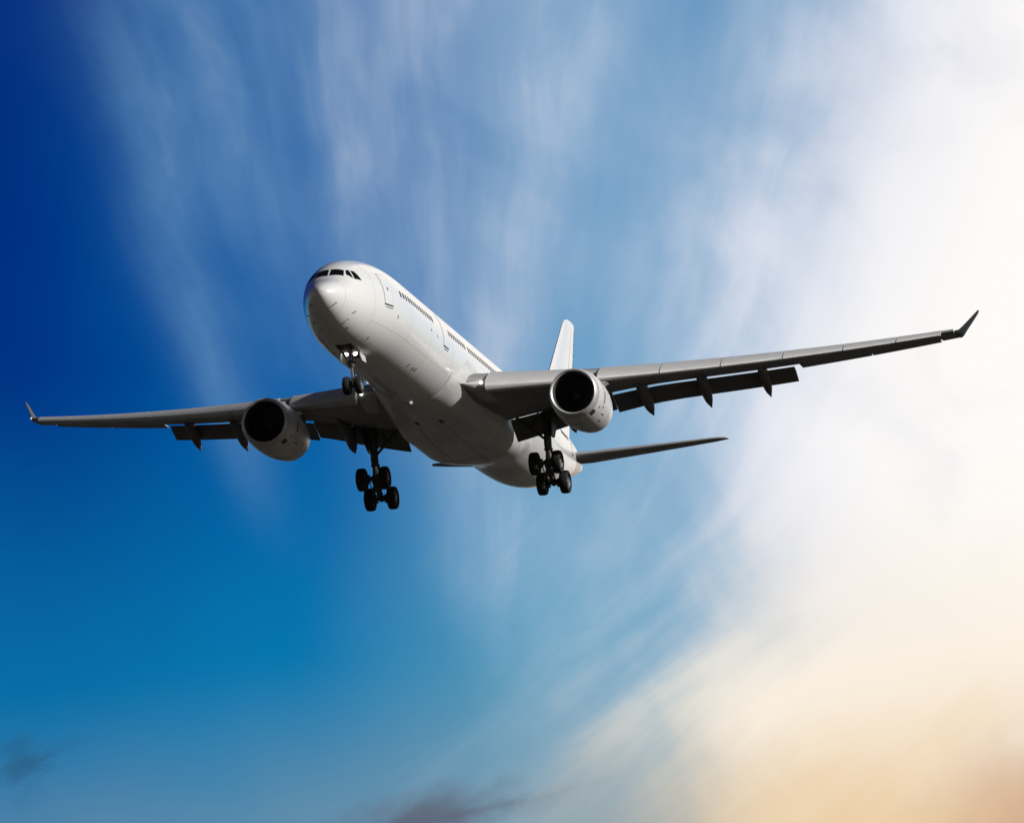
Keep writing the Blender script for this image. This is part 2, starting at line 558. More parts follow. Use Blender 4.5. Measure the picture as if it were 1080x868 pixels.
def door(xc, hw, th_lo, th_hi, s_=1, win=True):
    mb = MB()
    skin_patch(mb, [(xc - hw, th_lo * s_), (xc + hw, th_lo * s_), (xc + hw, th_hi * s_), (xc - hw, th_hi * s_)], off=.014, n=6, m=16)
    d = mb.build('cabin_door', WHITE, plane)
    fr = MB()
    w = .035
    dth = math.degrees(w / R0)
    a0, a1 = th_lo * s_, th_hi * s_
    skin_patch(fr, [(xc - hw - w, a0), (xc - hw, a0), (xc - hw, a1), (xc - hw - w, a1)], off=.008, n=2, m=16)
    skin_patch(fr, [(xc + hw, a0), (xc + hw + w, a0), (xc + hw + w, a1), (xc + hw, a1)], off=.008, n=2, m=16)
    skin_patch(fr, [(xc - hw - w, a1), (xc + hw + w, a1), (xc + hw + w, a1 - dth * s_), (xc - hw - w, a1 - dth * s_)], off=.007, n=6, m=2)
    fr.build('door_frame', LINE, d)
    sl = MB()
    skin_patch(sl, [(xc - hw - .03, a0 + 2.2 * dth * s_), (xc + hw + .03, a0 + 2.2 * dth * s_), (xc + hw + .03, a0), (xc - hw - .03, a0)], off=.02, n=6, m=2)
    skin_patch(sl, [(xc - hw + .12, a0 + 6.0 * dth * s_), (xc + hw - .02, a0 + 6.0 * dth * s_), (xc + hw - .02, a0 + 5.0 * dth * s_), (xc - hw + .12, a0 + 5.0 * dth * s_)], off=.012, n=6, m=2)
    sl.build('door_sill', DARK, d)
    if win:
        wb = MB()
        skin_blob(wb, xc + .02, TH_W * s_, .075, .12, off=.018)
        wb.build('door_window', PANE, d)
    return d


for s_ in (1, -1):
    door(5.98, .55, 93.5, 52.0, s_)
    door(17.70, .53, 95.0, 55.0, s_, win=False)
    door(54.4, .50, 94.0, 56.0, s_)

# probes, ports, vents and antennas on the skin
def fitting(name, mb, m=DARK):
    return mb.build(name, m, fuselage)


for s_ in (1, -1):
    for (x, th) in ((.78, 127), (2.48, 121), (2.30, 140.5)):
        mb = MB()
        p, q = fus(x, th * s_), fus(x, th * s_, .09)
        mb.tube(p, q, .022, .018, 8)
        mb.tube(q + Vector((.05, 0, 0)), q + Vector((-.20, 0, 0)), .02, .012, 8)
        fitting('pitot_probe', mb)
    for (x, th) in ((7.42, 103.7), (2.92, 154), (5.27, 145.5)):
        mb = MB()
        skin_blob(mb, x, th * s_, .06, .10, off=.008)
        fitting('static_port', mb, LINE)
for (x, th, hx, hz) in ((12.95, 143.0, .06, .14), (13.9, 143.2, .08, .13), (14.36, 142.2, .08, .13),
                        (14.3, 89.6, .06, .07), (15.7, 91, .06, .07)):
    mb = MB()
    skin_blob(mb, x, th, hx, hz, off=.008)
    fitting('service_port', mb)
for (x, th) in ((12.0, 0), (24.0, 0)):
    mb = MB()
    b0, b1 = fus(x, th), fus(x + .5, th)
    tip = fus(x + .3, th, .36)
    mb.loft([[b0, (b0 + b1) / 2 + Vector((0, .035, 0)), b1, (b0 + b1) / 2 - Vector((0, .035, 0))],
             [tip, tip + Vector((.1, .012, 0)), tip + Vector((.2, 0, 0)), tip + Vector((.1, -.012, 0))]])
    fitting('blade_antenna', mb, FAIRW)
mb = MB()
mb.lathe(fus(20.0, 180, 0.0) + Vector((0, 0, .02)), (0, 0, -1), [(0, .10), (.06, .095), (.11, .06), (.13, .0)], n=14)
fitting('beacon_light', mb, LAMPB)

# ---- belly fairing --------------------------------------------------
def ss(a, b, t):
    t = min(1, max(0, (t - a) / (b - a)))
    return t * t * (3 - 2 * t)


def fair(x, thd):
    """thd: degrees from straight down"""
    t = abs(thd)
    lim = 64 + 30 * ss(20.2, 22.8, x) - 30 * ss(36.0, 41.0, x)          # how far up the side it reaches
    side = 1 - ss(lim - 16, lim + 2, t)
    k = min(1, max(0, (x - 20.3) / 8.6)) ** .8 * (1 - ss(34.0, 40.5, x))
    base = fus(x, 180 - thd)
    ctr = Vector((x, 0, 0))
    d = base - ctr
    r0, n = d.length, 4.0
    q = rad(min(t, 90))
    rs = ((math.sin(q) / 3.24) ** n + (math.cos(q) / 3.48) ** n) ** (-1 / n)      # squarish section
    r = r0 + (rs - r0) * k * side + .05 * ss(20.0, 20.5, x) * (1 - ss(39, 42, x)) * side
    return ctr + d.normalized() * (r - .06 * (1 - side) - .02 * (1 - ss(20.0, 20.4, x)) - .05 * ss(43.2, 44, x))


bf = MB()
xf = [20.05, 20.2, 20.35, 20.5] + [20.8 + .4 * i for i in range(59)]
rings = []
for x in xf:
    if x > 44.2: break
    rings.append([fair(x, -100 + 200 * i / 72) for i in range(73)])
bf.loft(rings, closed=False, cap0=False, cap1=False)
fairing = bf.build('belly_fairing', FAIRW, plane, recalc=True)
for x in (27.2, 33.8):
    sm = MB()
    a = [fair(x, -70 + 140 * i / 50) for i in range(51)]
    a = [p + (p - Vector((x, 0, 0))).normalized() * .004 for p in a]
    b = [p + Vector((.03, 0, 0)) for p in a]
    sm.add(a + b, [(i, i + 1, 52 + i, 51 + i) for i in range(50)])
    sm.build('panel_seam', LINE, fairing)
for th0, th1 in ((116, 180), (180, 244)):
    sm = MB()
    seam_ring(sm, 19.98, th0, th1, .05, off=.006)
    sm.build('panel_seam', LINE, fairing)
for yy in (-15, 15):
    sm = MB()
    pts = [fair(25 + .3 * i, yy) + Vector((0, 0, -.004)) for i in range(34)]
    sm.add(pts + [p + Vector((0, .03, 0)) for p in pts], [(i, i + 1, 35 + i, 34 + i) for i in range(33)])
    sm.build('panel_seam', LINE, fairing)
for (x, t) in ((24.2, 13), (24.2, -13)):
    mb = MB()
    c = fair(x, t)
    pts = []
    for (dx, dt) in ((-.35, -2.4), (.35, -2.4), (.35, 2.4), (-.35, 2.4)):
        p = fair(x + dx, t + dt)
        pts.append(p + (p - Vector((x + dx, 0, 0))).normalized() * .006)
    mb.add(pts, [(0, 1, 2, 3)])
    mb.build('air_inlet', GREYD, fairing)

# ---- wings ----------------------------------------------------------
def naca(u, tc):
    return 5 * tc * (.2969 * sq(max(u, 0)) - .1260 * u - .3516 * u * u + .2843 * u ** 3 - .1020 * u ** 4)


def camber(u, m_=.018, p_=.45):
    return m_ / p_ ** 2 * (2 * p_ * u - u * u) if u < p_ else m_ / (1 - p_) ** 2 * ((1 - 2 * p_) + 2 * p_ * u - u * u)


Y_R, Y_T = 2.82, 29.0
X_LE0, SLOPE = 22.30, .633
w_tc = pchip([0, 2.82, 9.4, 20, 29], [.155, .150, .118, .106, .10])
w_tw = pchip([0, 2.82, 5.5, 9.4, 13, 20, 29], [4.0, 3.8, 2.6, -1.2, -3.0, -3.1, -3.1])
w_te = pchip([0, 2.82, 9.4, 20, 28, 29], [33.2, 33.2, 33.95, 38.0, 41.2, 41.6])


def w_z(y):
    return -1.30 + (y - 2.8) * math.tan(rad(5.2)) + ((y - 2.8) / 26.2) ** 2 * 1.66


def w_le(y): return X_LE0 + (y - Y_R) * SLOPE


def w_ch(y): return w_te(y) - w_le(y)


def wp(y, u, v, s_):
    """section coordinates (fractions of chord) -> point on side s_ (-1 port, 1 starboard)"""
    c, t = w_ch(y), rad(w_tw(y))
    dx, dz = u * c, v * c
    return Vector((w_le(y) + dx * math.cos(t) + dz * math.sin(t), s_ * y, w_z(y) - dx * math.sin(t) + dz * math.cos(t)))


US = [1.0, .9, .8, .7, .6, .5, .4, .3, .22, .15, .10, .06, .03, .012, .003]


def section(y, s_, u0=0.0, u1=1.0, n=22):
    """closed loop: upper surface from u1 forward to u0, lower back"""
    tc = w_tc(y)
    us = [u0 + (u1 - u0) * (1 - math.cos(math.pi * i / n)) / 2 for i in range(n + 1)]
    up = [wp(y, u, camber(u) + naca(u, tc), s_) for u in reversed(us)]
    lo = [wp(y, u, camber(u) - naca(u, tc), s_) for u in us[1:]]
    return up + lo


CUT, Y_FLAP, Y_AIL0, Y_AIL1 = .76, 19.55, 19.85, 28.0
wing_lab = {-1: None, 1: None}
for s_ in (-1, 1):
    mb = MB()
    st = []
    y = 1.2
    ys_ = [1.2, 2.82, 4, 5.5, 7, 8.2, 9.4, 10.5, 12, 14, 16, 18, 19.55, 19.85, 21, 23, 25, 27, 27.98]
    rings = [section(y, s_, .0, CUT) for y in ys_]
    rings += [section(28.0, s_), section(28.5, s_), section(29.0, s_)]
    mb.loft(rings)
    wing = mb.build('wing', WING, plane)
    wing_lab[s_] = wing

    # upper trailing panels (spoilers) that overhang the flap slot
    for (ya, yb) in ((3.2, 9.2), (9.6, 14.4), (14.45, 19.5)):
        mb = MB()
        rr_ = []
        for y in [ya + (yb - ya) * i / 6 for i in range(7)]:
            tc = w_tc(y)
            ring = []
            for u in (CUT - .01, .82, .865): ring.append(wp(y, u, camber(u) + naca(u, tc) - .001, s_))
            for u in (.865, .82, CUT - .01): ring.append(wp(y, u, camber(u) + naca(u, tc) - .006 - (.865 - u) * .05, s_))
            rr_.append(ring)
        mb.loft(rr_)
        mb.build('spoiler', WING, wing)

    # flaps
    def flap_ring(y, cf, defl, u_at, drop):
        base = wp(y, u_at, camber(CUT) - naca(CUT, w_tc(y)) - drop, s_)
        t = rad(w_tw(y) + defl)
        n = 12
        us = [(1 - math.cos(math.pi * i / n)) / 2 for i in range(n + 1)]
        pts = [(u, .9 * naca(u, .15) + .03 * 4 * u * (1 - u)) for u in reversed(us)] + [(u, -.8 * naca(u, .11) + .02 * 4 * u * (1 - u)) for u in us[1:]]
        return [base + Vector((cf * (u * math.cos(t) + v * math.sin(t)), 0, cf * (-u * math.sin(t) + v * math.cos(t)))) for u, v in pts]
    for (ya, yb, dfl) in ((3.3, 9.25, 27), (9.30, Y_FLAP, 28)):
        mb = MB()
        rr_ = []
        for y in [ya + (yb - ya) * i / 8 for i in range(9)]:
            cf = 1.05 + .085 * w_ch(y)
            rr_.append(flap_ring(y, cf, dfl, .825 if y > 9.28 else .80, (.05 if y > 9.28 else -.09) / w_ch(y)))
        mb.loft(rr_)
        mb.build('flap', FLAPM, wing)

    # drooped aileron
    for (ya, yb) in ((Y_AIL0 + .05, 23.9), (23.95, Y_AIL1 - .1)):
        mb = MB()
        rr_ = []
        for y in [ya + (yb - ya) * i / 6 for i in range(7)]:
            r_ = section(y, s_, CUT + .012, 1.0, 8)
            hinge = wp(y, CUT + .012, camber(CUT), s_)
            rot = Matrix.Rotation(rad(6), 3, 'Y')
            rr_.append([hinge + rot @ (p - hinge) for p in r_])
        mb.loft(rr_)
        mb.build('aileron', WING, wing)

    # slats: separate leading edge sections, run forward and down
    SL = [(3.95, 8.85), (9.85, 13.12), (13.18, 16.38), (16.44, 19.72), (19.78, 22.98), (23.04, 25.88), (25.94, 28.35)]
    for (ya, yb) in SL:
        mb = MB()
        rr_ = []
        for y in [ya + (yb - ya) * i / 6 for i in range(7)]:
            c, tc = w_ch(y), w_tc(y)
            d_ = max(.72, 1.70 - .042 * (y - 4)) / c            # slat chord as a fraction
            n = 9
            up = [(d_ * (1 - i / n) ** 2, camber(d_ * (1 - i / n) ** 2) + naca(d_ * (1 - i / n) ** 2, tc)) for i in range(n + 1)]
            lo = [(d_ * .28 * (i / 4) ** 1.5, camber(d_ * .28 * (i / 4) ** 1.5) - naca(d_ * .28 * (i / 4) ** 1.5, tc)) for i in range(1, 5)]
            e0, e1 = lo[-1], up[0]
            inner = [(e0[0] + (e1[0] - e0[0]) * k - .0, e0[1] + (e1[1] - e0[1]) * k ** .6 + .0) for k in (.12, .3, .5, .72, .93)]
            ring = up + lo + inner
            q = []
            ct, st_ = math.cos(rad(17)), math.sin(rad(17))             # nose-down
            px, pz = up[0]
            ex = .055                                                  # trailing edge rests just above the fixed nose
            ez = camber(ex) + naca(ex, tc) + .010
            for (u, v) in ring:
                du, dv = u - px, v - pz
                q.append(wp(y, ex + du * ct - dv * st_, ez + du * st_ + dv * ct, s_))
            rr_.append(q)
        mb.loft(rr_)
        mb.build('slat', SLAT, wing)

    # wing root strake ahead of the leading edge
    mb = MB()
    rr_ = []
    for (y, xl, zl, h) in ((2.45, 21.2, -1.66, .06), (2.72, 21.65, -1.60, .14), (2.94, 21.92, -1.61, .29), (3.25, 22.2, -1.58, .46), (3.55, 22.45, -1.49, .54), (3.93, 22.75, -1.40, .58)):
        ring = []
        L_ = 27.0 - xl
        for i in range(15):
            q = math.pi * (i / 14 - .5)
            uu = 1 - math.cos(q)
            ring.append(Vector((xl + uu * min(2.2, L_), s_ * y, zl + h * math.sin(q) * 1.15)))
        ring += [Vector((xl + L_, s_ * y, zl - h * .6)), Vector((xl + L_, s_ * y, zl + h * .6))][::-1]
        rr_.append(ring)
    mb.loft(rr_)
    mb.build('wing_root_fillet', SLAT, wing)
    # landing light in the root leading edge
    mb = MB()
    mb.lathe((22.55, s_ * 3.62, -1.46), Vector((-1, s_ * .35, -.1)), [(-.10, .09), (.10, .09), (.14, .05), (.15, 0)], n=14)
    mb.build('landing_light', LAMP, wing)

    # winglet
    mb = MB()
    rr_ = []
    zt = w_z(29.0)
    xl0, c0 = w_le(29.0), w_ch(29.0)
    WL = [(0.0, 0.0, .05, c0 * .98, 0), (.12, .03, .45, c0 * .80, 20), (.24, .14, .75, c0 * .68, 45), (.40, .40, 1.10, c0 * .56, 57), (.75, .96, 1.72, c0 * .40, 57), (1.05, 1.46, 2.26, c0 * .26, 57), (1.16, 1.66, 2.52, c0 * .15, 57)]
    for (dy, dz, dx, ch, cant) in WL:
        ring = []
        n = 10
        us = [(1 - math.cos(math.pi * i / n)) / 2 for i in range(n + 1)]
        pts = [(u, naca(u, .09)) for u in reversed(us)] + [(u, -naca(u, .09)) for u in us[1:]]
        ca = rad(cant)
        zs = -.02 if dy == 0 else 0
        for u, v in pts:
            ring.append(Vector((xl0 + dx + u * ch, s_ * (29.0 + dy - v * ch * math.sin(ca)), zt + .04 + dz + v * ch * math.cos(ca) + u * ch * .03)))
        rr_.append(ring)
    mb.loft(rr_)
    mb.build('winglet', WLET, wing)
    mb = MB()
    mb.lathe((xl0 + .12, s_ * 29.04, zt + .04), (-1, s_ * .8, 0), [(-.1, .07), (.03, .07), (.07, .04), (.08, 0)], n=10)
    mb.build('navigation_light', LAMPB, wing)

    # flap track fairings: canoe bodies drooping behind the flaps
    for (y, kx, kz, w) in ((6.85, 8.1, -1.62, .36), (11.15, 7.75, -1.00, .35), (14.5, 6.7, -1.08, .33), (17.88, 6.0, -.97, .30)):
        tip = Vector((w_le(y) + kx, s_ * y, w_z(y) - .15 + kz))
        c = w_ch(y)
        fr = wp(y, .42, camber(.42) - naca(.42, w_tc(y)) + .012, s_)
        md = wp(y, .78, camber(.78) - naca(.78, w_tc(y)) - .035, s_)
        prof = []
        nn = 16
        for i in range(nn + 1):
            t = i / nn
            if t < .55:
                k = t / .55
                p = fr.lerp(md, k) + Vector((0, 0, -.10 * math.sin(math.pi * k * .5)))
            else:
                k = (t - .55) / .45
                p = md.lerp(tip, k) + Vector((0, 0, -.10 * (1 - k)))
            wd = w * (math.sin(math.pi * min(1, t / .62) * .5)) if t < .62 else w * (1 - ((t - .62) / .38) ** 2.3)
            wd = max(wd, .03)
            prof.append([p + Vector((0, wd * math.cos(q), wd * 1.45 * math.sin(q))) for q in [2 * math.pi * j / 16 for j in range(16)]])
        mb = MB()
        mb.loft(prof)
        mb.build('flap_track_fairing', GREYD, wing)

# ---- engines --------------------------------------------------------
EX, EY, EZ = 21.50, 9.37, -2.76
for s_ in (-1, 1):
    ax = Vector((1, -s_ * math.tan(rad(1.2)), math.tan(rad(-1.5)) * -1 * -1)).normalized()
    o = Vector((EX, s_ * EY, EZ))
    OUT = [(.42, 1.485), (.8, 1.54), (1.4, 1.585), (2.1, 1.60), (2.9, 1.585), (3.7, 1.525), (4.4, 1.43), (5.0, 1.325), (5.25, 1.275)]
    mb = MB()
    mb.lathe(o, ax, OUT + [(5.25, 1.245), (4.6, 1.20), (3.4, 1.16)], n=64)
    eng = mb.build('engine', COWL, plane)
    mb = MB()
    mb.lathe(o, ax, [(.42, 1.487), (.25, 1.455), (.12, 1.41), (.04, 1.36), (0, 1.315), (.03, 1.275), (.09, 1.235)], n=64)
    mb.build('inlet_lip', LIP, eng)
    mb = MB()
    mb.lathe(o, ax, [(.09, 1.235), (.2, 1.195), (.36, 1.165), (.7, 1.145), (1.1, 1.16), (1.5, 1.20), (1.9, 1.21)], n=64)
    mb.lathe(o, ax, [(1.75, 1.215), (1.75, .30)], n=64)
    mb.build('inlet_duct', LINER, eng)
    # fan blades and spinner
    mb = MB()
    w_ = ax.cross(Vector((0, 0, 1))).normalized()
    u_ = w_.cross(ax)
    nb = 26
    for k in range(nb):
        rr_ = []
        for r, tw, ch in ((.34, 22, .26), (.6, 38, .30), (.9, 52, .34), (1.17, 62, .36)):
            q = 2 * math.pi * k / nb
            er = u_ * math.cos(q) + w_ * math.sin(q)
            et = -u_ * math.sin(q) + w_ * math.cos(q)
            dirv = ax * math.cos(rad(tw)) + et * math.sin(rad(tw))
            nrm = ax * -math.sin(rad(tw)) + et * math.cos(rad(tw))
            c = o + ax * 1.5 + er * r
            rr_.append([c - dirv * ch * .5, c + nrm * .012, c + dirv * ch * .5, c - nrm * .012])
        mb.loft(rr_)
    mb.build('fan_blades', FAN, eng)
    mb = MB()
    mb.lathe(o, ax, [(.95, .0), (1.0, .07), (1.12, .17), (1.3, .27), (1.5, .345), (1.7, .36)], n=32, caps=(False, True))
    mb.build('spinner', FAN, eng)
    mb = MB()
    mb.lathe(o, ax, [(3.4, .95), (5.0, .86), (6.0, .70), (6.7, .56), (6.7, .50), (5.9, .52)], n=40)
    mb.lathe(o, ax, [(5.9, .42), (6.6, .36), (7.3, .16), (7.5, .0)], n=32)
    mb.build('core_exhaust', HOT, eng)

    def on_cowl(t, ang, h=0.0):
        """ang: degrees from the crown, positive outboard"""
        r = None
        for (a, ra), (b, rb) in zip(OUT, OUT[1:]):
            if a <= t <= b: r = ra + (rb - ra) * (t - a) / (b - a)
        q = rad(ang)
        up_ = Vector((0, 0, 1))
        out = Vector((0, s_, 0))
        return o + ax * t + (up_ * math.cos(q) + out * math.sin(q)) * (r + h)

    def cowl_patch(name, t0, t1, a0, a1, m, h=.008):
        mb = MB()
        n = 6
        top = [on_cowl(t0 + (t1 - t0) * i / n, a0 + (a1 - a0) * j / n, h) for j in range(n + 1) for i in range(n + 1)]
        low = [on_cowl(t0 + (t1 - t0) * i / n, a0 + (a1 - a0) * j / n, -.02) for j in range(n + 1) for i in range(n + 1)]
        K = (n + 1) ** 2
        fs = [(j * (n + 1) + i, j * (n + 1) + i + 1, (j + 1) * (n + 1) + i + 1, (j + 1) * (n + 1) + i) for j in range(n) for i in range(n)]
        rim = list(range(n + 1)) + [j * (n + 1) + n for j in range(1, n + 1)] + [n * (n + 1) + i for i in range(n - 1, -1, -1)] + [j * (n + 1) for j in range(n - 1, 0, -1)]
        fs += [(rim[q], rim[(q + 1) % len(rim)], rim[(q + 1) % len(rim)] + K, rim[q] + K) for q in range(len(rim))]
        mb.add(top + low, fs)
        return mb.build(name, m, eng)
    # port side of each nacelle faces the camera: angles measured so that they land there
    sg = 1 if s_ == -1 else -1
    cowl_patch('cooling_vent', .46, .95, sg * 133, sg * 146, DARK)
    cowl_patch('cooling_vent', 1.55, 1.70, sg * 83, sg * 106, DARK)
    cowl_patch('access_panel', 1.62, 1.74, sg * 114, sg * 118, DARK)
    cowl_patch('access_panel', 1.9, 2.5, sg * 127, sg * 129, DARK)
    cowl_patch('access_panel', 1.0, 1.14, sg * 119, sg * 123, DARK)
    cowl_patch('access_panel', 2.2, 2.9, sg * 141, sg * 142.2, DARK)
    for t in (.425, 1.46, 3.35):
        sm = MB()
        pa = [on_cowl(t, 360 * i / 64, .004) for i in range(65)]
        pb = [on_cowl(t + .022, 360 * i / 64, .004) for i in range(65)]
        sm.add(pa + pb, [(i, i + 1, 66 + i, 65 + i) for i in range(64)])
        sm.build('cowl_seam', LINE, eng)
    sm = MB()
    pa = [on_cowl(.5 + 4.4 * i / 20, 178, .004) for i in range(21)]
    pb = [on_cowl(.5 + 4.4 * i / 20, 178.7, .004) for i in range(21)]
    sm.add(pa + pb, [(i, i + 1, 22 + i, 21 + i) for i in range(20)])
    sm.build('cowl_seam', LINE, eng)
    # strakes
    for a_ in (62, -62):
        mb = MB()
        p0, p1 = on_cowl(1.3, a_, -.01), on_cowl(2.5, a_, -.01)
        q1, q0 = on_cowl(2.5, a_, .30), on_cowl(1.9, a_, .24)
        nv = ax.cross(p0 - o).normalized() * .015
        mb.loft([[p0 + nv, q0 + nv, q1 + nv, p1 + nv], [p0 - nv, q0 - nv, q1 - nv, p1 - nv]])
        mb.build('nacelle_strake', COWL, eng)
    # pylon
    mb = MB()
    yl = s_ * EY
    wl = w_le(EY)
    zl = w_z(EY)
    top = [(22.6, -1.24, .06), (23.6, -1.02, .20), (25.0, zl - .28, .25), (wl + .1, zl + .02, .26), (wl + 1.2, zl + .1, .26), (wl + 4.2, zl - .1, .12)]
    bot = [(22.6, -1.40), (23.6, -1.40), (25.0, -1.45), (wl + .1, -1.75), (wl + 1.2, -2.0), (wl + 4.2, zl - .75)]
    rr_ = []
    for (xa, za, w), (xb, zb) in zip(top, bot):
        ring = []
        for (k, hw) in ((0, .35), (.15, .85), (.4, 1), (.8, 1), (1, .8)):
            ring.append(Vector((xa, yl - w * hw, za + (zb - za) * k)))
        for (k, hw) in ((1, .8), (.8, 1), (.4, 1), (.15, .85), (0, .35)):
            ring.append(Vector((xa, yl + w * hw, za + (zb - za) * k)))
        rr_.append(ring)
    mb.loft(rr_)
    mb.build('pylon', WING, eng)

# ---- tail -----------------------------------------------------------
def lift_surface(stations, s_, vertical=False, tc=.095, n=14):
    rr_ = []
    us = [(1 - math.cos(math.pi * i / n)) / 2 for i in range(n + 1)]
    pts = [(u, naca(u, tc)) for u in reversed(us)] + [(u, -naca(u, tc)) for u in us[1:]]
    for (y, xl, ch, z, tw) in stations:
        t = rad(tw)
        ring = []
        for u, v in pts:
            if vertical: ring.append(Vector((xl + u * ch, v * ch, z)))
            else: ring.append(Vector((xl + ch * (u * math.cos(t) + v * math.sin(t)), s_ * y, z + ch * (-u * math.sin(t) + v * math.cos(t)))))
        rr_.append(ring)
    return rr_


for s_ in (-1, 1):
    stt = [(.5, 55.5, 6.0, 1.02, -5.5), (1.3, 56.25, 5.5, 1.13, -5.5), (5.0, 59.2, 3.75, 1.86, -5.5), (8.9, 62.1, 2.05, 2.62, -5.5), (9.3, 62.5, 1.7, 2.72, -5.5), (9.6, 62.95, 1.3, 2.80, -5.5), (9.72, 63.4, .8, 2.85, -5.5)]
    mb = MB()
    mb.loft(lift_surface(stt, s_))
    hs = mb.build('horizontal_stabilizer', WING, plane)
    mb = MB()
    pa, pb = [], []
    for (y, xl, ch, z, tw) in stt[1:4]:
        for lst, uu in ((pa, .70), (pb, .712)):
            lst.append(Vector((xl + ch * uu, s_ * y, z + ch * uu * math.sin(rad(5.5)) - naca(uu, .095) * ch - .004)))
    mb.add(pa + pb, [(0, 1, 4, 3), (1, 2, 5, 4)])
    mb.build('elevator_seam', DARK, hs)

mb = MB()
FIN = [(0, 49.6, 11.2, 2.35, 0), (0, 50.9, 9.9, 2.95, 0), (0, 52.6, 8.35, 3.7, 0), (0, 56.7, 5.55, 7.2, 0), (0, 60.35, 3.05, 10.6, 0), (0, 60.85, 2.70, 10.95, 0), (0, 61.6, 2.0, 11.14, 0)]
mb.loft(lift_surface(FIN, 1, True, .085))
fin = mb.build('vertical_fin', WHITE, plane)
mb = MB()
for sg in (-1, 1):
    pa, pb = [], []
    for (_, xl, ch, z, _2) in FIN[2:5]:
        for lst, uu in ((pa, .70), (pb, .708)):
            lst.append(Vector((xl + ch * uu, sg * (naca(uu, .085) * ch + .004), z)))
    mb.add(pa + pb, [(0, 1, 4, 3), (1, 2, 5, 4)])
mb.build('rudder_seam', LINE, fin)
for k in range(5):
    mb = MB()
    z = 7.6 + k * .75
    xt = 62.27 + (z - 7.2) * (63.42 - 62.27) / 3.4
    mb.tube((xt - .05, 0, z), (xt + .35, 0, z - .01), .018, .010, 6)
    mb.build('static_wick', DARK, fin)
# cut-out plate round the tailplane root
for sg in (1, -1):
    mb = MB()
    skin_patch(mb, [(55.2, sg * 99), (62.2, sg * 99), (62.2, sg * 62), (55.2, sg * 62)], off=.01, n=14, m=6)
    mb.build('tailplane_seal_plate', FAIRW, fuselage)
mb = MB()
mb.lathe(Vector((62.68, 0, 1.77)), (1, 0, .12), [(0, .34), (.5, .26), (.5, .2), (.1, .2)], n=24)
mb.build('exhaust_nozzle', HOT, fuselage)

# ---- landing gear ---------------------------------------------------
def wheel(mb_name, c, r, w, parent):
    mb = MB()
    h = w / 2
    prof = [(-h * .55, r * .56), (-h * .92, r * .66), (-h, r * .80), (-h * .88, r * .93), (-h * .55, r * .985), (0, r), (h * .55, r * .985), (h * .88, r * .93), (h, r * .80), (h * .92, r * .66), (h * .55, r * .56)]
    mb.lathe(c, (0, 1, 0), prof, n=36, mi=0)
    for sg in (-1, 1):
        mb.lathe(c, (0, sg, 0), [(h * .55, r * .56), (h * .80, r * .53), (h * .62, r * .44), (h * .45, r * .30), (h * .75, r * .22), (h * .80, .0)], n=24, mi=1)
    return mb.build(mb_name, [RUBBER, HUB], parent, recalc=True)


